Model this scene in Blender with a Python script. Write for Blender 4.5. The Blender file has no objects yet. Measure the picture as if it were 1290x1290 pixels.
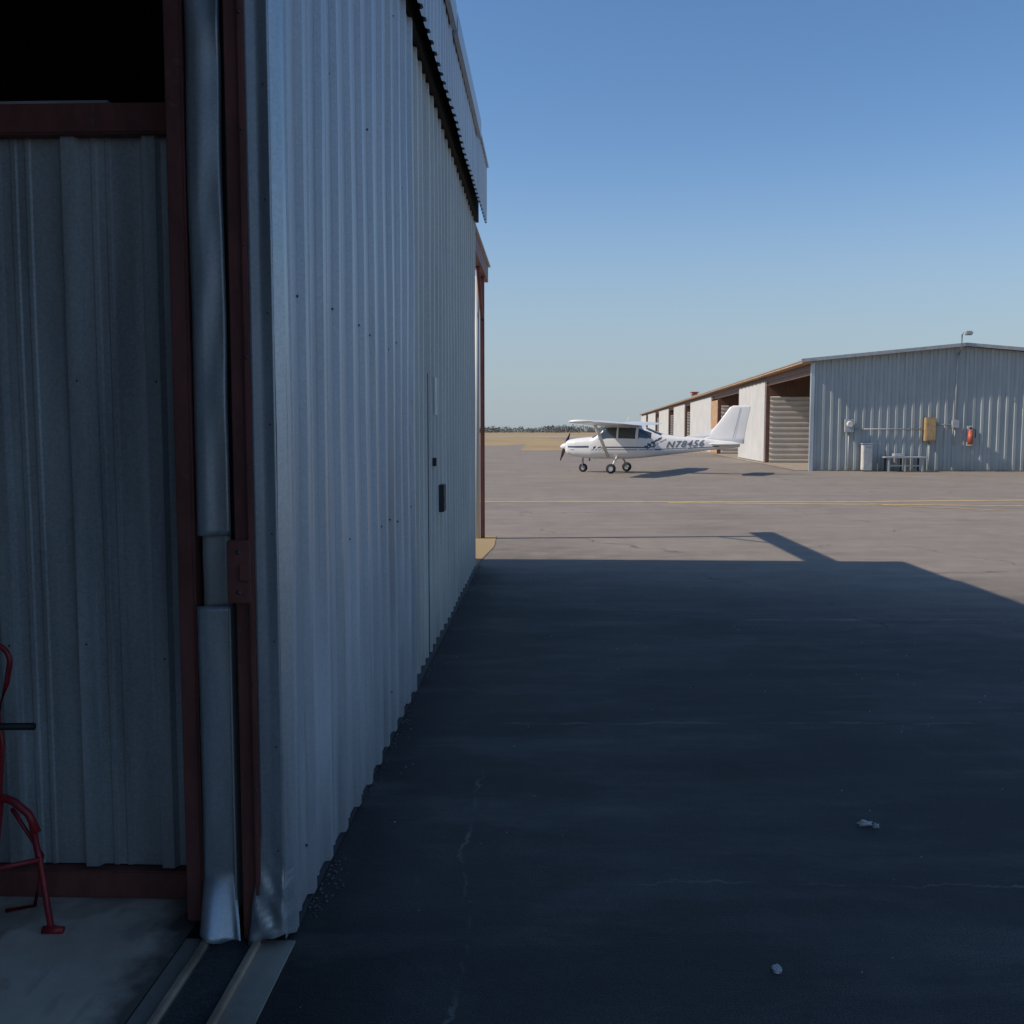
import bpy, bmesh, math, random
from mathutils import Vector, noise, Matrix
random.seed(7)
S=bpy.context.scene
R=math.radians
# ---------------------------------------------------------------- helpers
def link(o,parent=None):
    S.collection.objects.link(o)
    if parent: o.parent=parent
    return o
def empty(name,loc=(0,0,0),rz=0):
    e=bpy.data.objects.new(name,None); e.empty_display_size=.3
    e.location=loc; e.rotation_euler=(0,0,rz); S.collection.objects.link(e); return e
def mesh(name,verts,faces,mats,parent=None,smooth=False,fm=None,loc=None):
    m=bpy.data.meshes.new(name); m.from_pydata([tuple(v) for v in verts],[],faces); m.update()
    if not isinstance(mats,(list,tuple)): mats=[mats]
    for a in mats: m.materials.append(a)
    if fm:
        for p,i in zip(m.polygons,fm): p.material_index=i
    if smooth:
        for p in m.polygons: p.use_smooth=True
    o=bpy.data.objects.new(name,m)
    if loc: o.location=loc
    return link(o,parent)
def from_bm(name,bm,mats,parent=None,smooth=False):
    m=bpy.data.meshes.new(name); bm.to_mesh(m); bm.free()
    if not isinstance(mats,(list,tuple)): mats=[mats]
    for a in mats: m.materials.append(a)
    if smooth:
        for p in m.polygons: p.use_smooth=True
    return link(bpy.data.objects.new(name,m),parent)
def box(name,a,b,mat,parent=None,bev=0.0):
    bm=bmesh.new(); bmesh.ops.create_cube(bm,size=1)
    c=[(a[i]+b[i])/2 for i in range(3)]; s=[abs(b[i]-a[i]) for i in range(3)]
    for v in bm.verts: v.co=Vector((c[0]+v.co.x*s[0],c[1]+v.co.y*s[1],c[2]+v.co.z*s[2]))
    if bev>0: bmesh.ops.bevel(bm,geom=bm.edges[:],offset=bev,segments=2,affect='EDGES')
    return from_bm(name,bm,mat,parent)
def tube_into(bm,pts,r,n=10,cap=True):
    pts=[Vector(p) for p in pts]; rings=[]
    for i,p in enumerate(pts):
        d=(pts[min(i+1,len(pts)-1)]-pts[max(i-1,0)]).normalized()
        up=Vector((0,0,1)) if abs(d.z)<.95 else Vector((1,0,0))
        x=d.cross(up).normalized(); y=d.cross(x).normalized()
        rr=r[i] if isinstance(r,(list,tuple)) else r
        rings.append([bm.verts.new(p+x*rr*math.cos(2*math.pi*k/n)+y*rr*math.sin(2*math.pi*k/n)) for k in range(n)])
    for a,b in zip(rings[:-1],rings[1:]):
        for k in range(n): bm.faces.new((a[k],a[(k+1)%n],b[(k+1)%n],b[k]))
    if cap:
        bm.faces.new(rings[0][::-1]); bm.faces.new(rings[-1])
def tube(name,pts,r,mat,parent=None,n=10):
    bm=bmesh.new(); tube_into(bm,pts,r,n); bmesh.ops.recalc_face_normals(bm,faces=bm.faces[:])
    return from_bm(name,bm,mat,parent,smooth=True)
PROF=[(0,0),(.36,0),(.40,1),(.56,1),(.60,0),(.72,0),(.74,.25),(.79,.25),(.81,0),(.90,0),(.92,.25),(.965,.25),(.985,0)]
PROF2=[(0,0),(.25,0),(.35,1),(.65,1),(.75,0)]
def ribbed(name,A,B,z0,z1,pitch,depth,mat,parent=None,flip=1,horizontal=False,prof=PROF,z1b=None,jit=0.0,phase=0.0,nz=1):
    """ribbed sheet between plan points A,B ; ribs rise to the left-hand*flip side"""
    A=Vector((A[0],A[1],0)); B=Vector((B[0],B[1],0)); L=(B-A).length; d=(B-A)/L
    n=Vector((d.y,-d.x,0))*flip
    V=[];F=[]
    if horizontal:
        st=[]; k=0
        while k*pitch<(z1-z0):
            for f,h in prof:
                z=z0+(k+f)*pitch
                if z<z1: st.append((z,h*depth))
            k+=1
        st.append((z1,0))
        for z,h in st:
            for P in (A,B): V.append(P+n*h+Vector((0,0,z)))
        for i in range(len(st)-1): F.append((2*i,2*i+1,2*i+3,2*i+2))
        return mesh(name,V,F,mat,parent)
    st=[]; k=-1
    while k*pitch<L+pitch:
        for f,h in prof:
            s=(k+f)*pitch+phase
            if 0<s<L: st.append((s,h*depth))
        k+=1
    st=[(0,0)]+st+[(L,0)]
    for s,h in st:
        top=z1 if z1b is None else z1+(z1b-z1)*s/L
        pj=noise.noise(Vector((s*1.7,z0,3)))*jit*.5
        for q in range(nz+1):
            z=z0+(top-z0)*q/nz
            w=noise.noise(Vector((s*.9,z*.8,9.1)))*jit
            V.append(A+d*s+n*(h+w)+Vector((0,0,z+(pj if q==0 else 0))))
    m=nz+1
    for i in range(len(st)-1):
        for q in range(nz): F.append((m*i+q,m*(i+1)+q,m*(i+1)+q+1,m*i+q+1))
    return mesh(name,V,F,mat,parent)
# ---------------------------------------------------------------- node helpers
class NT:
    def __init__(s,name):
        s.m=bpy.data.materials.new(name); s.m.use_nodes=True; s.t=s.m.node_tree; s.t.nodes.clear()
        s.out=s.t.nodes.new('ShaderNodeOutputMaterial'); s.p=s.t.nodes.new('ShaderNodeBsdfPrincipled')
        s.t.links.new(s.p.outputs[0],s.out.inputs[0])
        s.tc=s.t.nodes.new('ShaderNodeTexCoord').outputs['Object']
    def l(s,a,b): s.t.links.new(a,b)
    def map(s,sc=(1,1,1)):
        n=s.t.nodes.new('ShaderNodeMapping'); n.inputs['Scale'].default_value=sc; s.l(s.tc,n.inputs[0]); return n.outputs[0]
    def noise(s,scale,sc=(1,1,1),det=4,rough=.55,vec=None):
        n=s.t.nodes.new('ShaderNodeTexNoise'); n.inputs['Scale'].default_value=scale; n.inputs['Detail'].default_value=det
        n.inputs['Roughness'].default_value=rough; s.l(vec or s.map(sc),n.inputs['Vector']); return n.outputs['Fac']
    def voro(s,scale,feat='F1',sc=(1,1,1),vec=None):
        n=s.t.nodes.new('ShaderNodeTexVoronoi'); n.feature=feat; n.inputs['Scale'].default_value=scale
        s.l(vec or s.map(sc),n.inputs['Vector']); return n
    def ramp(s,fac,stops):
        n=s.t.nodes.new('ShaderNodeValToRGB'); e=n.color_ramp.elements
        while len(e)<len(stops): e.new(.5)
        for i,(p,c) in enumerate(stops):
            e[i].position=p; e[i].color=(c,c,c,1) if isinstance(c,(int,float)) else (*c,1)
        s.l(fac,n.inputs[0]); return n.outputs[0]
    def mix(s,fac,a,b,mode='MIX'):
        n=s.t.nodes.new('ShaderNodeMix'); n.data_type='RGBA'; n.blend_type=mode
        for x,i in ((fac,0),(a,6),(b,7)):
            if hasattr(x,'is_linked') or hasattr(x,'links'): s.l(x,n.inputs[i])
            elif i==0: n.inputs[0].default_value=x
            else: n.inputs[i].default_value=(*x,1)
        return n.outputs[2]
    def math(s,op,a,b=0.0,clamp=False):
        n=s.t.nodes.new('ShaderNodeMath'); n.operation=op; n.use_clamp=clamp
        for x,i in ((a,0),(b,1)):
            if isinstance(x,(int,float)): n.inputs[i].default_value=x
            else: s.l(x,n.inputs[i])
        return n.outputs[0]
    def mr(s,v,a,b,c=0.0,d=1.0):
        n=s.t.nodes.new('ShaderNodeMapRange'); n.inputs[1].default_value=a;n.inputs[2].default_value=b
        n.inputs[3].default_value=c;n.inputs[4].default_value=d; s.l(v,n.inputs[0]); return n.outputs[0]
    def xyz(s):
        n=s.t.nodes.new('ShaderNodeSeparateXYZ'); s.l(s.tc,n.inputs[0]); return n.outputs
    def bump(s,h,st=.3,dist=.01):
        n=s.t.nodes.new('ShaderNodeBump'); n.inputs['Strength'].default_value=st; n.inputs['Distance'].default_value=dist
        s.l(h,n.inputs['Height']); s.l(n.outputs[0],s.p.inputs['Normal'])
    def set(s,color=None,rough=.6,metal=0.0,spec=.5):
        if color is not None:
            if isinstance(color,tuple): s.p.inputs['Base Color'].default_value=(*color,1)
            else: s.l(color,s.p.inputs['Base Color'])
        if isinstance(rough,(int,float)): s.p.inputs['Roughness'].default_value=rough
        else: s.l(rough,s.p.inputs['Roughness'])
        s.p.inputs['Metallic'].default_value=metal
        s.p.inputs['Specular IOR Level'].default_value=spec
        return s.m
def simple(name,c,rough=.6,metal=0,var=.15,scale=6,bump=0,spec=.5):
    n=NT(name); f=n.noise(scale,det=4)
    col=n.mix(n.ramp(f,[(.3,0.0),(.7,1.0)]),tuple(x*(1-var) for x in c),tuple(min(1,x*(1+var)) for x in c))
    if bump: n.bump(n.noise(scale*12,det=3),bump,.004)
    return n.set(col,rough,metal,spec)
def galv(name,a,b,metal=.55,rough=.42,dirt=True):
    n=NT(name)
    st=n.noise(9,(1,1,.06),det=4); sp=n.voro(110).outputs['Color']; big=n.noise(1.1,(1,1,.5),det=3)
    spv=n.mr(sp,0,1,-.07,.07)
    f=n.math('ADD',n.math('MULTIPLY',st,.6),n.math('MULTIPLY',big,.4)); f=n.math('ADD',f,spv)
    col=n.mix(n.ramp(f,[(.34,0.0),(.66,1.0)]),a,b)
    if dirt:
        z=n.xyz()[2]
        low=n.math('MULTIPLY',n.mr(z,.05,.6,1,0),n.noise(5,(1,1,.4),det=5))
        col=n.mix(n.math('MULTIPLY',low,.6),col,(.14,.12,.10))
        rs=n.ramp(n.noise(14,(1,1,.05),det=5,rough=.7),[(.60,0.0),(.78,1.0)])
        col=n.mix(n.math('MULTIPLY',rs,.40),col,(.20,.17,.14))
    r=n.mr(st,.3,.7,rough-.08,rough+.14)
    n.bump(n.noise(3,(1,1,.6),det=2),.12,.02)
    return n.set(col,r,metal)
M={}
M['galvA']=galv('galvanised_steel',(.42,.45,.49),(.62,.655,.69),metal=.4,rough=.42)
M['galvB']=galv('galvanised_steel_warm_bounce',(.48,.48,.455),(.66,.665,.63),metal=.3,rough=.5)  # base warmed and brightened to paint in light reflected off sunlit ground
M['galvT']=galv('galvanised_trim',(.38,.42,.45),(.60,.64,.68),metal=.6,rough=.38,dirt=False)
M['galvI']=galv('galvanised_inside',(.32,.34,.345),(.60,.625,.63),metal=.3,rough=.5)
M['galvF']=galv('galvanised_far',(.30,.335,.34),(.41,.45,.45),metal=.2,rough=.55)
M['slat']=simple('pale_slat_wall',(.58,.54,.49),.6,var=.1,scale=1)
def paint_rust(name,c):
    n=NT(name); f=n.ramp(n.noise(7,(1,1,.4),det=6,rough=.7),[(.35,0.0),(.7,1.0)])
    col=n.mix(f,c,tuple(x*.5+.01 for x in c)); col=n.mix(n.ramp(n.noise(25,det=5),[(.62,0.0),(.72,1.0)]),col,(.19,.11,.08))
    n.bump(n.noise(60,det=3),.2,.003); return n.set(col,.55,.0,.4)
M['rust']=paint_rust('oxide_red_paint',(.25,.085,.07))
M['brown']=paint_rust('brown_weathered_header',(.17,.085,.06))
M['red']=simple('red_enamel',(.32,.022,.028),.4,var=.3,scale=15)
M['black']=simple('black_rubber',(.015,.015,.016),.6)
M['dark']=simple('dark_steel',(.03,.03,.035),.6)
M['screw']=simple('screw_steel',(.10,.10,.11),.5,.5)
M['inner']=simple('hangar_inside_shade',(.02,.02,.02),.85)  # near-black base puts the shade of the hangar interior into the colour
M['whiteP']=simple('white_door_paint',(.52,.52,.50),.6,var=.08,scale=.7)
M['cream']=simple('tan_bounce_and_rust',(.42,.27,.16),.65,var=.2,scale=2)
M['acwhite']=simple('aircraft_white_paint',(.72,.72,.71),.28,var=.03,scale=2)
M['acblue']=simple('aircraft_navy_stripe',(.05,.075,.12),.3)
M['acreg']=simple('aircraft_registration_paint',(.13,.15,.18),.4)
M['acgrey']=simple('aircraft_grey_stripe',(.22,.25,.29),.35)
M['glass']=simple('window_glass',(.04,.05,.055),.06,var=.1,spec=.9)
M['tyre']=simple('tyre_rubber',(.02,.02,.02),.8)
M['metal']=simple('bare_metal',(.35,.35,.35),.4,.8)
M['pgrey']=simple('grey_box_paint',(.36,.38,.39),.5)
M['pwhite']=simple('white_box_paint',(.6,.6,.58),.5)
M['pyel']=simple('ochre_box_paint',(.40,.28,.14),.6,var=.2)
M['orange']=simple('orange_paint',(.42,.10,.05),.5)
# ---- asphalt
def asphalt():
    n=NT('asphalt_apron'); X=n.xyz(); x,y=X[0],X[1]
    fine=n.noise(140,det=2,rough=.7); mid=n.noise(2.2,det=6,rough=.66); big=n.noise(.35,det=4)
    streak=n.noise(1.1,(.35,1.5,1),det=5,rough=.65)
    f=n.math('ADD',n.math('MULTIPLY',mid,.35),n.math('MULTIPLY',big,.30)); f=n.math('ADD',f,n.math('MULTIPLY',streak,.35))
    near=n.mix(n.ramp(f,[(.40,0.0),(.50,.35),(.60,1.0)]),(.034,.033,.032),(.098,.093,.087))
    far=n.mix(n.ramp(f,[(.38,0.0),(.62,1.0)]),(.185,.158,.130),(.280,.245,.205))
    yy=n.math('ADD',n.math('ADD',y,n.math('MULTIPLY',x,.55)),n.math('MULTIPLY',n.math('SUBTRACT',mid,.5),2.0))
    col=n.mix(n.mr(yy,10.5,16.5),near,far)  # darker near tone and paler far tone paint in extra shadow contrast
    # darker strip along the foot of the wall, edge broken by noise
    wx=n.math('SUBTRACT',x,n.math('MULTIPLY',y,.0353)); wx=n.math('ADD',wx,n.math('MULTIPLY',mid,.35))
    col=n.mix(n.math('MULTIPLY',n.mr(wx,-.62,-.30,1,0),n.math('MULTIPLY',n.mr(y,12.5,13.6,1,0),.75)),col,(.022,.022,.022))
    sp=n.ramp(fine,[(.32,.62),(.5,1.0),(.72,1.7)]); col=n.mix(1.0,col,sp,'MULTIPLY')
    dust=n.ramp(n.noise(.9,(.5,1.5,1),det=7,rough=.75),[(.52,0.0),(.70,1.0)])
    col=n.mix(n.math('MULTIPLY',dust,.36),col,(.20,.185,.165))
    w1=n.math('MULTIPLY',n.math('SUBTRACT',n.noise(1.6,det=6,rough=.7),.5),.26)
    brk=n.ramp(n.noise(3.1,det=4),[(.42,0.0),(.62,1.0)])
    tot=None
    def seam(c,cv,o,lo,hi,w=.012):
        a=n.math('ABSOLUTE',n.math('ADD',n.math('SUBTRACT',c,cv),w1))
        m=n.mr(a,0,w,1,0)
        return n.math('MULTIPLY',m,n.math('MULTIPLY',n.mr(o,lo,lo+.4),n.mr(o,hi-.4,hi,1,0)))
    for a in ((y,6.15,x,-.4,4.4,.022),(y,3.92,x,.3,3.4,.010),(x,-.19,y,2.2,5.4,.012),(y,9.6,x,2,7,.04),
              (y,18.2,x,0,40,.09),(y,33,x,-2,60,.22),(x,8.8,y,14,45,.06)):
        s_=seam(*a); tot=s_ if tot is None else n.math('MAXIMUM',tot,s_)
    col=n.mix(n.math('MULTIPLY',n.math('MULTIPLY',tot,brk),.65),col,(.26,.24,.21))
    wv=n.t.nodes.new('ShaderNodeVectorMath'); wv.operation='ADD'
    nn=n.t.nodes.new('ShaderNodeTexNoise'); nn.inputs['Scale'].default_value=1.1; nn.inputs['Detail'].default_value=5; n.l(n.tc,nn.inputs['Vector'])
    n.l(n.tc,wv.inputs[0]); n.l(nn.outputs['Color'],wv.inputs[1])
    vo=n.voro(.28,'DISTANCE_TO_EDGE',vec=wv.outputs[0]).outputs['Distance']
    cr=n.math('MULTIPLY',n.mr(vo,.0012,.006,1,0),n.ramp(big,[(.50,0.0),(.58,1.0)]))
    col=n.mix(n.math('MULTIPLY',cr,.55),col,(.018,.018,.018))
    h=n.math('ADD',n.math('MULTIPLY',fine,.5),n.math('MULTIPLY',n.noise(22,det=3),.5))
    n.bump(h,.6,.010)
    return n.set(col,n.mr(mid,.3,.7,.68,.92),0,.30)
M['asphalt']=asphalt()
def concrete(name,a,b,stain=True):
    n=NT(name); f=n.noise(2.5,det=6,rough=.65); col=n.mix(n.ramp(f,[(.35,0.0),(.65,1.0)]),a,b)
    if stain:
        s_=n.ramp(n.noise(2.1,det=6),[(.52,0.0),(.58,1.0)]); col=n.mix(n.math('MULTIPLY',s_,.40),col,(.24,.18,.13))
        s2=n.ramp(n.noise(9,(1,.3,1),det=5),[(.58,0.0),(.75,1.0)]); col=n.mix(n.math('MULTIPLY',s2,.5),col,(.18,.13,.10))
        x=n.xyz()[0]
        e=n.mr(n.math('ADD',x,n.math('MULTIPLY',n.noise(4,det=5),.35)),-.34,-.24)
        col=n.mix(n.math('MULTIPLY',e,.85),col,(.07,.055,.045))
    n.bump(n.noise(70,det=3),.2,.004); return n.set(col,.8,0,.35)
M['conc']=concrete('floor_concrete',(.62,.50,.38),(.80,.68,.54))
M['concL']=concrete('edge_concrete',(.26,.22,.17),(.40,.35,.28),False)
def grass():
    n=NT('dry_grass'); f=n.noise(.05,det=6,rough=.7); g=n.noise(.9,det=3)
    col=n.mix(n.ramp(f,[(.35,0.0),(.65,1.0)]),(.31,.23,.13),(.44,.34,.20)); col=n.mix(n.math('MULTIPLY',g,.35),col,(.19,.15,.08))
    n.bump(g,.5,.05); return n.set(col,.95,0,.1)
M['grass']=grass()
def worn(name,c,lo,hi,base=(.20,.175,.15)):
    n=NT(name); f=n.ramp(n.noise(2.4,det=6,rough=.7),[(lo,0.0),(hi,1.0)]); return n.set(n.mix(f,base,c),.8,0,.2)
M['yline']=worn('worn_yellow_marking',(.60,.43,.16),.22,.52)
M['track']=worn('rusty_track_steel',(.50,.38,.27),.30,.6,(.20,.14,.10))
def foliage():
    n=NT('hazy_trees'); f=n.noise(.12,det=3); return n.set(n.mix(n.ramp(f,[(.35,0.0),(.65,1.0)]),(.11,.125,.13),(.19,.195,.18)),.95,0,.1)  # distance haze is mixed into the tree colour
M['trees']=foliage()
# ---------------------------------------------------------------- ground
G=3500
mesh('ground_field',[(-G,-G,-.004),(G,-G,-.004),(G,G,-.004),(-G,G,-.004)],[(0,1,2,3)],M['grass'])
ap=[(-60,-40),(70,-40),(70,150),(30,235),(9,235),(6.5,150),(-1,122),(-60,122)]
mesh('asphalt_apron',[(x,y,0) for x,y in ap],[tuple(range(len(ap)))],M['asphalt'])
isl=[(.8,92),(3,90),(5.0,93),(6.5,110),(9,150),(10.5,215),(5,205),(1.8,130)]
mesh('dry_grass_island',[(x,y,.006) for x,y in isl],[tuple(range(len(isl)))],M['grass'])
mesh('taxiway_road',[(-120,300,0),(400,300,0),(400,330,0),(-120,330,0)],[(0,1,2,3)],simple('taxiway_concrete',(.34,.32,.29),.9))
def strip(name,pts,w,z,mat):
    V=[];F=[]
    for i,p in enumerate(pts):
        p=Vector((*p,0)); a=Vector((*pts[max(i-1,0)],0)); b=Vector((*pts[min(i+1,len(pts)-1)],0)); d=(b-a).normalized(); n=Vector((-d.y,d.x,0))
        V+= [p+n*w/2+Vector((0,0,z)),p-n*w/2+Vector((0,0,z))]
    for i in range(len(pts)-1): F.append((2*i,2*i+1,2*i+3,2*i+2))
    return mesh(name,V,F,mat)
strip('yellow_taxi_line',[(-12,26.2),(0,25.8),(8,25.6),(16,26.6),(30,28.5)],.22,.004,M['yline'])
strip('yellow_taxi_line',[(4,25.35),(8,24.9),(13,24.2),(22,23.4),(34,22.6)],.18,.004,M['yline'])
strip('yellow_taxi_line',[(11.4,22.8),(9.4,24.2),(9.0,25.1)],.10,.008,M['yline'])
# tree line
bm=bmesh.new()
for i in range(1700):
    x=random.uniform(-100,560); y=random.uniform(760,900); hh=random.uniform(2.4,5)*(0.6+1.3*abs(noise.noise(Vector((x*.016,y*.004,0)))))*1.35
    w=hh*random.uniform(.8,2.0)
    for k in range(24):
        a=random.uniform(0,6.28); rr=math.sqrt(random.random()); zz=random.uniform(.0,1)
        prof=math.sin(min(1,zz*1.05)*math.pi*.85+.25)
        c=Vector((x+math.cos(a)*rr*w*prof,y+math.sin(a)*rr*w*prof,zz*hh)); s_=hh*random.uniform(.12,.28)
        vs=[bm.verts.new(c+Vector((random.uniform(-s_,s_),random.uniform(-s_,s_),random.uniform(-s_,s_)))) for _ in range(3)]
        bm.faces.new(vs)
from_bm('distant_tree_line',bm,M['trees'])
# ---------------------------------------------------------------- near hangar
H=empty('metal_hangar',(-.816,3.44,0),-math.atan(.0353))
YE=10.05; WT=4.585
ribbed('door_leaf_near',(0,0.0),(0,3.56),.02,WT,.305,.025,M['galvA'],H,1,jit=.010,nz=10,phase=-.07)
ribbed('door_leaf_mid',(-.03,3.54),(-.03,4.50),.02,WT,.27,.021,M['galvB'],H,1,jit=.008,nz=8)
ribbed('door_leaf_far',(-.032,4.53),(-.045,YE),.02,WT,.305,.024,M['galvB'],H,1,jit=.010,nz=10)
box('leaf_gap_backing',(-.14,3.5,.03),(-.07,4.6,WT),M['dark'],H)
box('wall_sill',(-.10,.1,-.02),(.012,YE,.018),M['dark'],H)
ribbed('front_wall_behind',(0,-20),(0,-7.5),.05,WT,.305,.026,M['galvA'],H,1)
ribbed('hood',(.10,-20),(.10,YE+.02),4.60,5.32,.205,.026,M['galvA'],H,1,prof=PROF2,jit=.012,nz=3)
box('hood_top_flashing',(-.05,-20,5.325),(.15,YE+.05,5.36),M['galvT'],H)
for a,b in ((-2,5.2),(5.3,8.3)): box('gutter_lip',(.13,a,5.20),(.17,b,5.39),M['galvT'],H)
box('track_header_beam',(-.30,-20,4.40),(-.08,YE-.02,4.59),M['dark'],H)
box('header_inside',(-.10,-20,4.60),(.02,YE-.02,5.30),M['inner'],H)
ribbed('rear_wall',(-11,YE),(-11,-20),0,5.3,.3,.026,M['galvI'],H,1)
ribbed('end_wall_far',(-.06,YE),(-11,YE),0,5.3,.3,.026,M['galvB'],H,-1)
ribbed('end_wall_near',(-.04,-20),(-11,-20),0,5.3,.3,.026,M['galvB'],H,1)
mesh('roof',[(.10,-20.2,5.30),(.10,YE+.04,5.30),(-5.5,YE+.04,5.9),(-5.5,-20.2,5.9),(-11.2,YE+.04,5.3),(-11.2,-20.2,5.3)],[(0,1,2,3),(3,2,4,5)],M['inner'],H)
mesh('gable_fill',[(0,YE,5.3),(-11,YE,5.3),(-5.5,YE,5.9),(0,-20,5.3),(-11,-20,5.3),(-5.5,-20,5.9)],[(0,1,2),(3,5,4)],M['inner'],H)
mesh('concrete_floor',[(-11,-20,.012),(-.37,-20,.012),(-.37,YE,.012),(-11,YE,.012)],[(0,1,2,3)],M['conc'],H)
box('threshold_concrete',(-.37,-20,-.05),(.03,.02,.006),M['concL'],H)
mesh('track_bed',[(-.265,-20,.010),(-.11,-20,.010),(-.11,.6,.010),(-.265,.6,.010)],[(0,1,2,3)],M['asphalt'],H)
box('floor_rail_inner',(-.295,-20,.0),(-.272,.4,.028),M['track'],H,.003)
box('floor_rail_outer',(-.11,-20,.0),(-.088,.4,.028),M['track'],H,.003)
PY=.32
ribbed('partition_panel',(-6,PY+.03),(-.36,PY+.03),.13,2.94,.305,.030,M['galvI'],H,1,jit=.012,nz=8,phase=.12)
box('partition_back',(-6,PY+.08,0),(-.3,PY+.12,2.92),M['inner'],H)
box('partition_top_rail',(-6,PY-.03,2.94),(-.36,PY+.09,3.05),M['rust'],H,.006)
box('partition_bottom_rail',(-6,PY-.02,.014),(-.36,PY+.075,.125),M['rust'],H,.006)
box('shelf_edge',(-6,PY+.12,3.075),(-.74,PY+.4,3.11),M['pgrey'],H,.01)
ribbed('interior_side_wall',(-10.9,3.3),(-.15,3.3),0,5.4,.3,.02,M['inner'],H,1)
box('door_post_inner',(-.395,.10,.03),(-.337,.30,4.58),M['rust'],H,.004)
box('door_post_lip',(-.335,.10,.03),(-.330,.16,4.58),M['rust'],H)
box('door_post_outer',(-.158,.015,.0),(-.084,.10,4.58),M['rust'],H,.004)
box('door_post_flange',(-.103,-.012,.0),(-.085,.013,4.58),M['rust'],H,.003)
box('slot_backing',(-.328,.165,.03),(-.03,.20,4.58),M['dark'],H)
def sheet(name,x0,x1,y,z0,z1,nx,nz,fn,mat,parent):
    V=[];F=[]
    for j in range(nz+1):
        for i in range(nx+1):
            u=i/nx; z=z0+(z1-z0)*j/nz; x=x0+(x1-x0)*u
            dx,dy,dz=fn(u,z); V.append((x+dx,y+dy,z+dz))
    for j in range(nz):
        for i in range(nx):
            a=j*(nx+1)+i; F.append((a,a+1,a+nx+2,a+nx+1))
    o=mesh(name,V,F,mat,parent,smooth=True)
    md=o.modifiers.new('s','SOLIDIFY'); md.thickness=.002
    return o
def f1(u,z):
    fold=-.014*abs(u-.25)
    d=.005*noise.noise(Vector((u*1.2,z*1.3,1)))+.0045*noise.noise(Vector((u*2,z*4,4)))
    hit=.016*math.exp(-((z-3.45)/.10)**2)*math.sin(u*3.1)-.012*math.exp(-((z-3.25)/.08)**2)*u
    return (.005*noise.noise(Vector((0,z*2,8))), d-fold+hit,0)
sheet('seal_strip_upper',-.322,-.200,.10,1.47,4.58,8,150,f1,M['galvT'],H)
sheet('seal_strip_splice',-.310,-.206,.125,1.20,1.50,4,10,lambda u,z:(0,.004*noise.noise(Vector((u*3,z*9,2))),0),M['galvB'],H)
def f1b(u,z):
    a,b,c=f1(u,z); k=max(0,.22-z)/.22
    return (a+.008+.03*k*(.4+u)-.01*u,b-.01-.10*k-.02*k*math.sin(u*6),c-.03*k*u+.03*k*(1-u))
sheet('seal_strip_lower',-.326,-.198,.08,.012,1.22,8,60,f1b,M['galvT'],H)
box('strip_edge_return',(-.196,.05,.10),(-.190,.13,1.22),M['galvB'],H)
def f2(u,z):
    k=max(0,.40-z)/.40
    # creases run diagonally; folded triangle wave keeps flat facets between sharp bends
    ph=(z*9+u*1.6)%1.0; tri=abs(ph-.5)*2
    cr=.020*(tri-.5)*k+.022*noise.noise(Vector((u*2.2,z*8,7)))*k
    return (-.050*k*(1-u), -.035*k*k+cr-.010*abs(u-.5), -.035*k*(1-u)*k+.01*k*u)
o_=sheet('corner_flashing',-.084,.000,.005,.04,4.59,10,200,f2,M['galvT'],H)
V=[];F=[]
nz=160
for j in range(nz+1):
    z=.04+4.55*j/nz; fx,fy,fz=f2(1.0,z)
    V+=[(fx+.001,.005+fy+.001,z+fz),(.026+fx*.5,.05+fy*.3,z),(.027,.085,z)]
for j in range(nz):
    for i in range(2):
        a=j*3+i; F.append((a,a+1,a+4,a+3))
mesh('corner_flashing_return',V,F,M['galvT'],H)
box('latch_plate',(-.172,-.035,1.25),(-.092,-.014,1.47),M['rust'],H,.004)
box('latch_tongue',(-.125,-.05,1.33),(-.085,-.036,1.39),M['rust'],H,.004)
bm=bmesh.new()
def screw(p,r=.007):
    bmesh.ops.create_icosphere(bm,subdivisions=1,radius=r,matrix=Matrix.Translation(p))
for z in (.25,1.3,2.35,3.4,4.35):
    k=0
    while k*.305<YE:
        y=k*.305; k+=1
        zz=z+random.uniform(-.04,.04)
        if random.random()<.5: screw(((.001 if y<3.5 else -.042),y+.02,zz),.0065)
for z in [.2+.38*i for i in range(12)]:
    screw((-.094,-.014,z),.006); screw((-.02,-.002,z+.15),.004)
for i in range(9):
    for z in (1.0,2.05): screw((-.54-.305*i,PY,z+random.uniform(-.05,.05)),.005)
for z in (1.29,1.43): screw((-.13,-.036,z),.009)
from_bm('screws',bm,M['screw'],H)
box('lock_box',(-.02,5.28,1.13),(.03,5.48,1.37),M['dark'],H,.006)
box('lock_hasp',(.03,5.34,1.22),(.042,5.42,1.27),M['metal'],H,.003)
box('pull_handle',(-.02,4.86,1.55),(.01,4.92,1.62),M['dark'],H,.004)
box('white_notice',(-.02,4.95,1.98),(-.008,5.16,2.30),M['pwhite'],H)
box('gap_line',(-.04,4.50,.05),(-.012,4.53,2.3),M['dark'],H)
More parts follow.
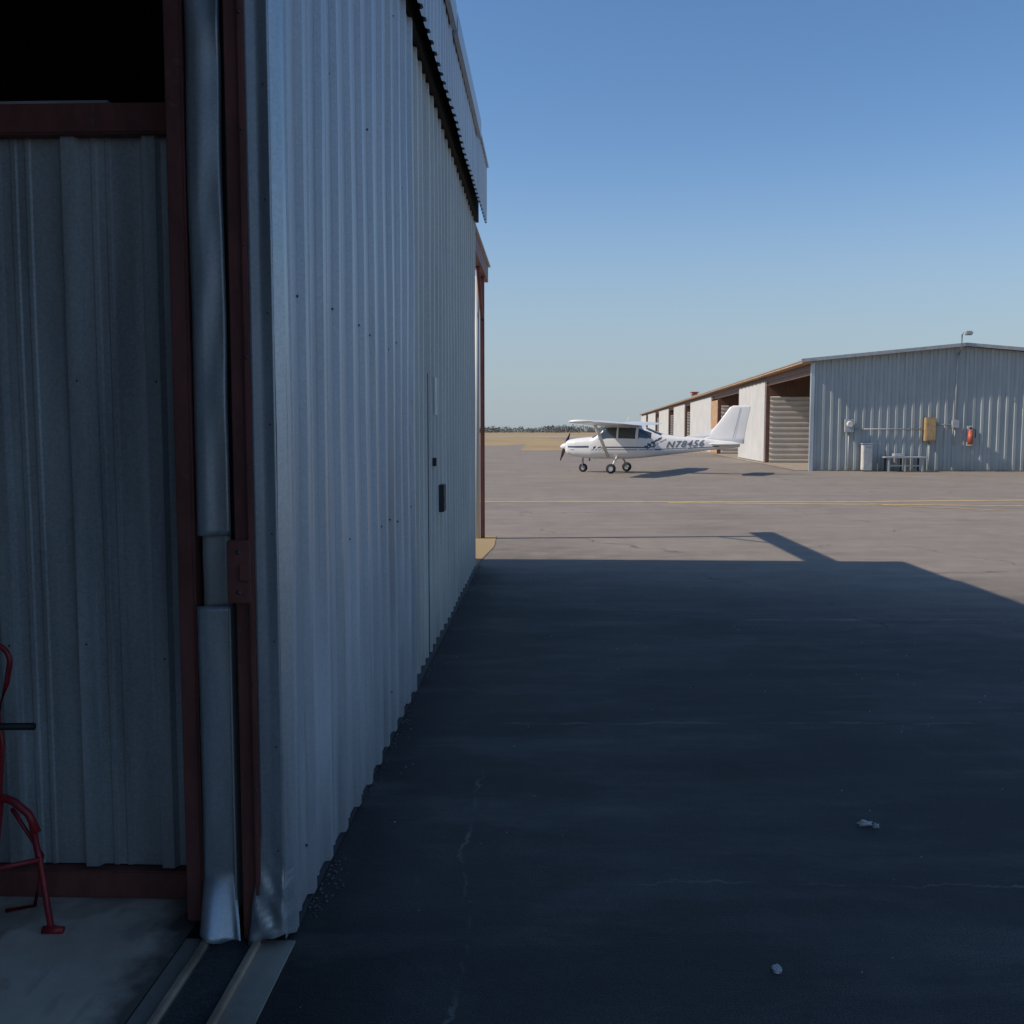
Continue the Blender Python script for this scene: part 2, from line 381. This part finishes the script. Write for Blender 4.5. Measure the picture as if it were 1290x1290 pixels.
# far outrigger
box('outrigger_beam',(-.22,YE+.05,4.42),(-.10,YE+4.10,4.68),M['rust'],H)
box('outrigger_cover',(-.25,YE+.05,4.684),(-.06,YE+4.15,4.71),M['galvB'],H)
box('outrigger_post',(-.20,YE+3.45,0),(-.13,YE+3.53,4.42),M['rust'],H)
tube('outrigger_brace',[(-.165,YE+3.49,3.7),(-.165,YE+2.4,4.42)],.03,M['rust'],H)
tube('lit_strip_stand_in',[(-.245,YE+3.4,0),(-.245,YE+3.4,4.42)],.04,M['whiteP'],H)  # added white tube standing in for a sunlit wall edge beyond
mesh('end_footing',[(-.8,YE,.008),(-.02,YE,.008),(.02,YE+.9,.008),(.10,YE+2.2,.008),(.06,YE+3.8,.008),(-.8,YE+3.8,.008)],[(0,1,2,3,4,5)],M['grass'],H)
# gravel along wall base
bm=bmesh.new()
for i in range(1300):
    y=random.uniform(.2,YE); clump=max(0,noise.noise(Vector((y*1.3,0,0)))+.18)
    if random.random()>clump*2: continue
    x=.02+abs(random.gauss(0,.02+.04*clump)); r=random.uniform(.002,.007)
    m=Matrix.Translation((x,y,r*.4))@Matrix.Diagonal((1,random.uniform(.6,1.4),.7,1))
    bmesh.ops.create_icosphere(bm,subdivisions=1,radius=r,matrix=m)
g=from_bm('gravel',bm,simple('gravel_stone',(.13,.12,.11),.9,var=.4,scale=30)); g.location=H.location; g.rotation_euler=H.rotation_euler
def rock(name,loc,s,mat):
    bm=bmesh.new(); bmesh.ops.create_icosphere(bm,subdivisions=3,radius=1)
    for v in bm.verts:
        k=1+.6*noise.noise(v.co*1.7+Vector(loc))+.25*noise.noise(v.co*4+Vector(loc)); v.co=Vector((v.co.x*s[0]*k,v.co.y*s[1]*k,v.co.z*s[2]*k+s[2]*.6))
    o=from_bm(name,bm,mat); o.location=loc; return o
M['chip']=simple('pale_stone',(.55,.52,.47),.8)
rock('pale_stone',(1.66,4.53,0),(.032,.022,.012),M['chip']); rock('pale_stone',(1.70,4.50,0),(.014,.012,.012),M['chip'])
rock('pale_stone',(.91,3.27,0),(.016,.024,.008),M['chip'])
bm=bmesh.new()
for i in range(200):
    x=random.uniform(-.7,5.5); y=random.uniform(2.4,13); r=random.uniform(.0015,.0045)
    bmesh.ops.create_icosphere(bm,subdivisions=1,radius=r,matrix=Matrix.Translation((x,y,r*.5)))
from_bm('loose_grit',bm,M['chip'])
# ---------------------------------------------------------------- red tow dolly
D=empty('aircraft_tow_dolly',(-1.86,3.55,.012),0)
def arc(c,r,a0,a1,n=12,ry=None):
    ry=ry or r; return [(c[0]+r*math.cos(R(a0+(a1-a0)*i/n)),c[1],c[2]+ry*math.sin(R(a0+(a1-a0)*i/n))) for i in range(n+1)]
tube('handle_loop',[(-.02,0,.80),(.02,0,.92)]+arc((-.03,0,1.0),.065,-20,200,14)+[(-.10,0,.92),(-.05,0,.80)],.010,M['red'],D)
tube('mast',[(-.035,0,.82),(-.035,0,.48)],.016,M['red'],D)
tube('mast_side',[(-.02,.0,.84),(-.0,-.01,.70),(-.02,-.01,.48)],.009,M['red'],D)
tube('grip',[(-.25,-.02,.765),(.125,-.02,.765)],.013,M['black'],D)
tube('shoulder',[(-.19,0,.36),(-.16,0,.42),(-.10,0,.475),(-.03,0,.50),(.03,0,.475),(.08,0,.43),(.11,0,.36)],.015,M['red'],D)
tube('leg_right',[(.09,0,.40),(.125,-.02,.25),(.165,-.04,.02),(.20,-.05,.015)],.012,M['red'],D)
tube('leg_left',[(-.17,0,.40),(-.21,-.02,.25),(-.25,-.04,.02),(-.29,-.05,.015)],.012,M['red'],D)
tube('leg_front',[(-.02,0,.48),(-.005,-.10,.25),(.0,-.16,.0)],.012,M['red'],D)
tube('cross_bar',[(-.20,-.03,.27),(-.01,-.09,.26),(.13,-.03,.27)],.009,M['red'],D)
tube('foot_pad',[(.14,-.05,.012),(.215,-.05,.012)],.014,M['red'],D)
tube('rear_loop',[(.02,.0,.45),(.10,.05,.25),(.06,.06,.05),(-.05,.06,.03)],.008,M['red'],D)
bm=bmesh.new(); bmesh.ops.create_cone(bm,cap_ends=True,segments=24,radius1=.11,radius2=.11,depth=.05,matrix=Matrix.Translation((-.36,.02,.11))@Matrix.Rotation(R(90),4,'Y'))
bmesh.ops.bevel(bm,geom=[e for e in bm.edges],offset=.012,segments=2,affect='EDGES'); from_bm('wheel',bm,M['black'],D)
tube('axle',[(-.36,.02,.11),(-.2,.0,.38)],.012,M['red'],D)
# ---------------------------------------------------------------- far hangar
FH=empty('hangar_building',(13.6,45.3,0),-math.atan(.0796))
LN=152; WD=13.2; EZ=5.0; RZ=5.62
ribbed('gable_wall_left',(0,0),(WD/2,0),.05,EZ-.04,.36,.055,M['galvF'],FH,1,prof=PROF2,z1b=RZ-.04)
ribbed('gable_wall_right',(WD/2,0),(WD,0),.05,RZ-.04,.36,.055,M['galvF'],FH,1,prof=PROF2,z1b=EZ-.04)
box('gable_plinth',(0,-.02,0),(WD,.1,.07),M['concL'],FH)
box('corner_trim',(-.06,-.10,0),(.10,.10,EZ-.05),M['galvT'],FH)
def prism(name,pts,y0,y1,mat):
    n=len(pts); V=[(p[0],y0,p[1]) for p in pts]+[(p[0],y1,p[1]) for p in pts]
    F=[tuple(range(n)),tuple(range(2*n-1,n-1,-1))]+[(i,(i+1)%n,n+(i+1)%n,n+i) for i in range(n)]
    return mesh(name,V,F,mat,FH)
prism('roof',[(-.55,EZ-.05),(WD/2,RZ),(WD+.55,EZ-.05),(WD+.55,EZ+.03),(WD/2,RZ+.08),(-.55,EZ+.03)],-.35,LN,M['galvF'])
prism('gable_fascia',[(-.57,EZ-.10),(WD/2,RZ-.05),(WD+.57,EZ-.10),(WD+.57,EZ+.05),(WD/2,RZ+.10),(-.57,EZ+.05)],-.40,-.352,M['pgrey'])
box('eave_soffit',(-.52,-.3,EZ-.14),(.02,LN,EZ-.06),M['cream'],FH)  # tan base carries the warm bounced light under the eave
box('header_fascia',(-.05,.1,4.56),(.05,LN,EZ-.145),M['brown'],FH)
box('bay_header_rust',(-.02,.1,4.36),(.06,LN,4.555),M['brown'],FH)
mesh('bay_floor',[(-.6,.1,.02),(WD,.1,.02),(WD,LN,.02),(-.6,LN,.02)],[(0,1,2,3)],M['concL'],FH)
ribbed('spine_wall',(WD/2,LN),(WD/2,0.1),0,EZ+.4,.4,.04,M['galvB'],FH,1,prof=PROF2)
ribbed('east_wall',(WD,LN),(WD,0),0,EZ,.61,.07,M['galvF'],FH,-1,prof=PROF2)
ribbed('gable_back',(0,LN),(WD,LN),0,EZ,.61,.07,M['galvF'],FH,1,prof=PROF2)
bays=[(0,11.3,'o'),(11.3,21.3,'w'),(21.3,32.5,'o'),(32.5,36.6,'r'),(36.6,54,'w'),(54,60,'o'),(60,74,'w'),(74,82,'o'),(82,100,'w'),(100,108,'o'),(108,128,'w'),(128,134,'o'),(134,152,'w')]
for i,(a,b,t) in enumerate(bays):
    if t=='w': 
        ribbed('white_door',(-.16,b),(-.16,a+.1),.06,4.60,1.4,.03,M['whiteP'],FH,1,prof=PROF2)
        box('door_edge',(-.18,a+.0,.05),(-.05,a+.12,4.60),M['pwhite'],FH)
        box('door_return',(-.04,a+.0,.05),(.9,a+.08,4.34),M['whiteP'],FH)
    if t=='r': ribbed('rusty_door',(-.16,b),(-.16,a),.06,4.2,.6,.04,M['cream'],FH,1,prof=PROF2)
    ribbed('bay_partition',(.1,b-.15),(WD/2,b-.15),0,3.75,.30,.07,M['slat'],FH,1,horizontal=True,prof=PROF2)
    box('bay_partition_top',(.1,b-.14,3.76),(WD/2,b-.10,EZ+.1),M['brown'],FH)
    box('bay_post',(-.10,b-.12,0),(.12,b+.10,4.35),M['brown'],FH)
box('bay_corner_post',(.11,.12,0),(.22,.35,4.3),M['brown'],FH)
for k in range(6): box('roof_purlin',(.1,1.2+k*1.8,4.6),(WD/2,1.3+k*1.8,4.8),M['brown'],FH)
def top(name): return empty(name,FH.location,FH.rotation_euler.z)
e=top('electric_meter'); box('meter_base',(1.45,-.28,1.75),(1.85,-.08,2.35),M['pgrey'],e,.02)
bm=bmesh.new(); bmesh.ops.create_cone(bm,cap_ends=True,segments=20,radius1=.15,radius2=.12,depth=.16,matrix=Matrix.Translation((1.65,-.35,2.12))@Matrix.Rotation(R(90),4,'X')); from_bm('meter_dial',bm,M['pwhite'],e)
tube('meter_pipe',[(1.65,-.15,1.75),(1.65,-.15,.1)],.03,M['pgrey'],e)
e=top('utility_cabinet'); box('cabinet_body',(2.2,-.55,.05),(2.62,-.15,1.22),M['pwhite'],e,.03); box('cabinet_cap',(2.16,-.59,1.22),(2.66,-.12,1.27),M['pgrey'],e,.01); box('cabinet_door',(2.24,-.562,.15),(2.58,-.552,1.12),M['pgrey'],e)
e=top('breaker_box'); box('box_body',(4.95,-.38,1.35),(5.42,-.08,2.42),M['pyel'],e,.03); box('box_lid',(4.99,-.40,1.42),(5.38,-.382,2.35),M['pyel'],e,.006); tube('box_pipe',[(5.2,-.15,1.35),(5.2,-.15,.1)],.03,M['pgrey'],e)
e=top('junction_box'); box('jb_body',(6.15,-.26,1.95),(6.45,-.08,2.3),M['pgrey'],e,.02); tube('jb_pipe',[(6.3,-.14,1.95),(6.3,-.14,1.2)],.025,M['pgrey'],e)
e=top('fire_extinguisher')
bm=bmesh.new(); bmesh.ops.create_cone(bm,cap_ends=True,segments=20,radius1=.11,radius2=.11,depth=.55,matrix=Matrix.Translation((6.95,-.24,1.5))); bmesh.ops.create_icosphere(bm,subdivisions=2,radius=.11,matrix=Matrix.Translation((6.95,-.24,1.77))); from_bm('bottle',bm,M['orange'],e,True)
box('valve',(6.91,-.27,1.88),(6.99,-.2,1.99),M['dark'],e,.01); tube('hose',[(6.98,-.26,1.95),(7.15,-.28,1.85),(7.14,-.28,1.5)],.02,M['black'],e); box('bracket',(6.84,-.12,1.15),(7.08,-.08,2.05),M['pwhite'],e)
e=top('work_bench'); box('bench_top',(3.05,-1.0,.62),(4.85,-.25,.68),M['pgrey'],e,.01)
for x in (3.2,3.9,4.65):
    box('bench_leg',(x,-.95,.02),(x+.07,-.88,.62),M['pgrey'],e); box('bench_leg_back',(x,-.37,.02),(x+.07,-.30,.62),M['dark'],e)
box('bench_rail',(3.2,-.93,.25),(4.7,-.90,.31),M['pgrey'],e); box('bench_crate',(3.5,-.8,.68),(3.95,-.4,.82),M['pgrey'],e,.02)
e=top('wall_conduit'); tube('conduit_h',[(1.8,-.13,1.9),(4.98,-.13,1.9)],.03,M['pgrey'],e); tube('conduit_v',[(6.3,-.13,2.3),(6.3,-.13,5.3)],.03,M['pgrey'],e); tube('conduit_b',[(5.4,-.13,2.1),(6.15,-.13,2.1)],.03,M['pgrey'],e)
e=top('roof_floodlight'); tube('light_pole',[(6.35,-.15,5.2),(6.35,-.45,5.5),(6.35,-.45,6.05),(6.4,-.5,6.15),(6.55,-.6,6.16)],.03,M['metal'],e)
box('light_head',(6.40,-.75,6.02),(6.72,-.5,6.2),M['pgrey'],e,.04)
e=top('roof_vent_unit'); box('unit_body',(-.2,52,5.08),(.4,53.2,5.5),M['orange'],e,.1); box('unit_cap',(-.3,51.9,5.5),(.5,53.3,5.58),M['orange'],e,.03)
# ---------------------------------------------------------------- airplane
A=empty('light_airplane',(4.70,43.6,0),R(180-22))
secs=[(2.42,.96,1.26,.20),(2.38,.84,1.36,.36),(2.25,.74,1.44,.45),(1.9,.66,1.50,.51),(1.5,.62,1.54,.54),(1.15,.60,1.57,.56),(1.0,.60,1.66,.56),(.8,.60,1.86,.56),(.6,.60,2.03,.56),(.4,.60,2.11,.56),
 (0,.60,2.12,.56),(-.5,.61,2.10,.55),(-.95,.64,2.05,.53),(-1.3,.68,1.95,.49),(-1.7,.73,1.78,.43),(-2.0,.77,1.68,.39),(-2.6,.84,1.60,.31),(-3.3,.93,1.53,.23),(-4.1,1.02,1.46,.15),(-4.9,1.10,1.38,.08),(-5.25,1.16,1.30,.04)]
def interp(x):
    for a,b in zip(secs[:-1],secs[1:]):
        if a[0]>=x>=b[0]:
            t=(a[0]-x)/(a[0]-b[0]); return [a[i]+(b[i]-a[i])*t for i in range(4)]
    return list(secs[-1])
NS=96; xs=[2.42-i*.04 for i in range(int((2.42+5.25)/.04)+1)]
V=[];F=[];fm=[]
for x in xs:
    _,zb,zt,w=interp(x); zc=(zb+zt)/2; hh=(zt-zb)/2
    for k in range(NS):
        a=2*math.pi*k/NS; c,s_=math.cos(a),math.sin(a); e_=.62
        yy=w*math.copysign(abs(c)**e_,c); zz=math.copysign(abs(s_)**e_,s_)*hh
        if zt>1.6 and s_>0: yy*=1-.16*max(0,(zc+zz-1.45))
        V.append((x,yy,zc+zz))
def region(x,y,z):
    zt=interp(x)[2]
    wz=1.43
    if wz<z<1.96 and abs(y)>.25:
        if -.02<x<.78 and z<min(2.0,zt-.10): return 1
        if -.88<x<-.12: return 1
        if -1.55<x<-.98 and z<zt-.12 and z>1.5: return 1
    if .48<x<1.14 and z>1.52 and abs(y)<.47 : return 1
    if -1.95<x<-1.25 and abs(y)<.30 and z>1.55: return 1
    if abs(y)>.03:
        sz=1.10+.05*(x<-1)*(-(x+1))*1.1
        if -1.7<x<2.2 and abs(z-sz)<.028: return 2
        if -4.4<x<-1.7 and abs(z-(sz-.12))<.018: return 2
        if -1.9<x<2.1 and abs(z-(sz-.10))<.018: return 3
        q=-1.25-x
        if 0<q<.75 and abs(z-(1.12+q*.55))<.055: return 2
        if .1<q<.95 and abs(z-(1.00+q*.50))<.03: return 3
    return 0
for i in range(len(xs)-1):
    for k in range(NS):
        f=(i*NS+k,i*NS+(k+1)%NS,(i+1)*NS+(k+1)%NS,(i+1)*NS+k); F.append(f)
        c=[sum(V[j][q] for j in f)/4 for q in range(3)]; fm.append(region(*c))
F.append(tuple(range(NS))[::-1]); fm.append(0); n0=(len(xs)-1)*NS; F.append(tuple(range(n0,n0+NS))); fm.append(0)
mesh('fuselage',V,F,[M['acwhite'],M['glass'],M['acblue'],M['acgrey']],A,True,fm)
def foil(name,stations,mat,vertical=False,n=14):
    V=[];F=[]
    for (sp,le,ch,z,th) in stations:
        for k in range(2*n):
            t=k/n
            if t<=1: u=(1-math.cos(math.pi*t))/2; sg=1
            else: u=(1-math.cos(math.pi*(2-t)))/2; sg=-1
            yt=th*ch*5*(.2969*math.sqrt(u)-.126*u-.3516*u*u+.2843*u**3-.1036*u**4)
            cam=0 if vertical else .02*ch*math.sin(math.pi*u)
            if vertical: V.append((le-ch*u,sg*yt,sp))
            else: V.append((le-ch*u,sp,z+cam+sg*yt*(1.15 if sg>0 else .75)))
    m=2*n
    for i in range(len(stations)-1):
        for k in range(m): F.append((i*m+k,i*m+(k+1)%m,(i+1)*m+(k+1)%m,(i+1)*m+k))
    F.append(tuple(range(m))[::-1]); F.append(tuple(range(len(V)-m,len(V))))
    return mesh(name,V,F,mat,A,True)
dz=math.tan(R(1.2))
foil('wing',[(s_*y,.62-(.0 if y<2.8 else .12*(y-2.8)/2.6),1.63-(0 if y<2.8 else .5*(y-2.8)/2.6),2.05+y*dz,.12) for s_,y in [(-1,5.5),(-1,5.42),(-1,2.8),(1,0),(1,2.8),(1,5.42),(1,5.5)]],M['acwhite'])
foil('tailplane',[(-1.72,-4.30,.80,1.28,.09),(-1.6,-4.22,.9,1.28,.09),(0,-4.02,1.32,1.28,.09),(1.6,-4.22,.9,1.28,.09),(1.72,-4.30,.80,1.28,.09)],M['acwhite'])
foil('fin',[(1.30,-3.45,1.95,0,.05),(1.55,-3.8,1.60,0,.07),(2.15,-4.30,1.20,0,.08),(2.80,-4.78,.86,0,.08),(2.88,-4.92,.66,0,.06)],M['acwhite'],True)
mesh('dorsal_fillet',[(-2.9,.0,1.57),(-3.95,.04,1.62),(-3.95,-.04,1.62),(-3.95,0,1.45),(-4.2,0,1.95)],[(0,1,4),(0,4,2),(0,3,1),(0,2,3)],M['acwhite'],A)
mesh('rudder_gap',[(-4.93,.058,1.5),(-4.95,.058,1.5),(-5.24,.044,2.78),(-5.22,.044,2.78)],[(0,1,2,3)],M['acgrey'],A)
for sg in (1,-1):
    bm=bmesh.new(); tube_into(bm,[(.34,sg*.53,.70),(.30,sg*2.65,2.08)],.05,10)
    for v in bm.verts:
        c=.34-.04*(abs(v.co.y)-.53)/2.12; v.co.x=c+(v.co.x-c)*1.6
    from_bm('wing_strut',bm,M['acwhite'],A,True)
    bm=bmesh.new(); tube_into(bm,[(-.02,sg*.42,.68),(-.02,sg*.8,.50),(0,sg*1.16,.24)],[.06,.045,.035],8); from_bm('main_gear_leg',bm,M['acwhite'],A,True)
def wheel(c,r,w):
    bm=bmesh.new(); prof=[(-w/2,r*.55),(-w/2,r*.85),(-w*.3,r),(w*.3,r),(w/2,r*.85),(w/2,r*.55)]
    n=24; rings=[]
    for k in range(n):
        a=2*math.pi*k/n; rings.append([bm.verts.new((c[0]+math.cos(a)*q,c[1]+p,c[2]+math.sin(a)*q)) for p,q in prof])
    for k in range(n):
        a,b=rings[k],rings[(k+1)%n]
        for j in range(5): bm.faces.new((a[j],a[j+1],b[j+1],b[j]))
    from_bm('tyre',bm,M['tyre'],A,True)
    bm=bmesh.new(); bmesh.ops.create_cone(bm,cap_ends=True,segments=20,radius1=r*.56,radius2=r*.56,depth=w*.8,matrix=Matrix.Translation(c)@Matrix.Rotation(R(90),4,'X')); from_bm('hub',bm,M['pgrey'],A)
wheel((0,1.27,.21),.21,.15); wheel((0,-1.27,.21),.21,.15); wheel((1.65,0,.19),.19,.13)
tube('nose_strut',[(1.65,.0,.75),(1.68,0,.42)],.04,M['metal'],A); tube('nose_fork',[(1.68,.09,.45),(1.65,.09,.19)],.02,M['acwhite'],A); tube('nose_fork_b',[(1.68,-.09,.45),(1.65,-.09,.19)],.02,M['acwhite'],A); tube('fork_cross',[(1.68,-.1,.45),(1.68,.1,.45)],.03,M['acwhite'],A)
tube('exhaust',[(1.3,.2,.66),(1.28,.22,.50)],.03,M['dark'],A)
tube('antenna',[(-.3,0,2.12),(-.45,0,2.45)],.012,M['acwhite'],A)
bm=bmesh.new(); tube_into(bm,[(2.40,0,1.12),(2.50,0,1.12),(2.62,0,1.12),(2.70,0,1.12),(2.74,0,1.12)],[.17,.165,.12,.06,.01],20); from_bm('spinner',bm,M['acwhite'],A,True)
bm=bmesh.new()
for sg in (1,-1):
    prev=None
    for i in range(9):
        t=i/8; rr=.12+.76*t; c=.12*(1-.35*t)*(.7+.6*math.sin(math.pi*min(1,t+.15))); tw=R(55-38*t)
        q=[Vector((2.50+ c*math.sin(tw)*s1+.008*s2, c*math.cos(tw)*s1*sg, rr)) for s1,s2 in ((-.5,1),(.5,1),(.5,-1),(-.5,-1))]
        Rt=Matrix.Rotation(R(48 if sg>0 else 228),3,'X'); q=[Vector((p.x,(Rt@Vector((0,p.y,p.z))).y,1.12+(Rt@Vector((0,p.y,p.z))).z)) for p in q]
        vs=[bm.verts.new(p) for p in q]
        if prev:
            for k in range(4): bm.faces.new((prev[k],prev[(k+1)%4],vs[(k+1)%4],vs[k]))
        prev=vs
    bm.faces.new(prev)
bmesh.ops.recalc_face_normals(bm,faces=bm.faces[:]); from_bm('propeller',bm,M['dark'],A)
for sg in (1,-1): mesh('cowl_inlet',[(2.425,sg*.10,1.14),(2.425,sg*.18,1.14),(2.425,sg*.18,1.22),(2.425,sg*.10,1.22)],[(0,1,2,3)],M['dark'],A)
cu=bpy.data.curves.new('reg','FONT'); cu.body='N78456'; cu.size=.43; cu.shear=.35; cu.extrude=.004; cu.offset=.004; cu.space_character=1.18
to=bpy.data.objects.new('reg_tmp',cu); S.collection.objects.link(to); bpy.context.view_layer.update()
dg=bpy.context.evaluated_depsgraph_get(); me=bpy.data.meshes.new_from_object(to.evaluated_get(dg)); bpy.data.objects.remove(to)
def halfw(x,z):
    _,zb,zt,w=interp(x); zc=(zb+zt)/2; hh=(zt-zb)/2; s_=min(.999,abs(z-zc)/hh); s1=s_**(1/.62); return w*max(0,1-s1*s1)**(.31)
me.materials.clear(); me.materials.append(M['acreg'])
for v in me.vertices:
    x=-2.15-v.co.x*.98; z=1.11+v.co.y*.86-.05*(x+2.05)
    v.co=Vector((x,halfw(x,min(z,interp(x)[2]-.03))+.008+(v.co.z+.004),z))
link(bpy.data.objects.new('registration',me),A)
# ---------------------------------------------------------------- light, sky, camera
el=math.atan(.914); th=R(4.0)
d=Vector((math.cos(el)*math.cos(th),math.cos(el)*math.sin(th),-math.sin(el)))
sun=bpy.data.lights.new('sun','SUN'); sun.energy=4.3; sun.angle=R(.53); sun.color=(1,.87,.72)
so=bpy.data.objects.new('sun',sun); so.rotation_euler=d.to_track_quat('-Z','Y').to_euler(); link(so)
w=bpy.data.worlds.new('World'); S.world=w; w.use_nodes=True; t=w.node_tree
bg=t.nodes['Background']; sky=t.nodes.new('ShaderNodeTexSky'); sky.sky_type='NISHITA'; sky.sun_disc=False
sky.sun_elevation=el; sky.sun_rotation=math.atan2(-d.x,-d.y); sky.altitude=100; sky.air_density=1.0; sky.dust_density=.5; sky.ozone_density=1.6
tint=t.nodes.new('ShaderNodeMix'); tint.data_type='RGBA'; tint.blend_type='MULTIPLY'; tint.inputs[0].default_value=1; t.links.new(sky.outputs[0],tint.inputs[6]); tint.inputs[7].default_value=(1.0,1.02,1.07,1)
hs=t.nodes.new('ShaderNodeHueSaturation'); hs.inputs['Saturation'].default_value=1.16; t.links.new(tint.outputs[2],hs.inputs['Color'])
tc=t.nodes.new('ShaderNodeTexCoord'); sx=t.nodes.new('ShaderNodeSeparateXYZ'); t.links.new(tc.outputs['Generated'],sx.inputs[0])
mr=t.nodes.new('ShaderNodeMapRange'); mr.inputs[1].default_value=0; mr.inputs[2].default_value=.28; mr.inputs[3].default_value=.85; mr.inputs[4].default_value=0; mr.interpolation_type='SMOOTHSTEP'
t.links.new(sx.outputs[2],mr.inputs[0])
mx=t.nodes.new('ShaderNodeMix'); mx.data_type='RGBA'; t.links.new(mr.outputs[0],mx.inputs[0]); t.links.new(hs.outputs[0],mx.inputs[6]); mx.inputs[7].default_value=(2.75,3.4,4.0,1)
t.links.new(mx.outputs[2],bg.inputs[0]); bg.inputs[1].default_value=.125
c=bpy.data.cameras.new('camera'); co=bpy.data.objects.new('camera',c); link(co); co.location=(0,0,1.85); co.rotation_euler=(R(90-4.71),0,0)
c.sensor_width=36; c.lens=1250/1290*36; c.clip_start=.05; c.clip_end=8000; S.camera=co
S.view_settings.view_transform='Standard'; S.view_settings.look='None'; S.view_settings.exposure=0
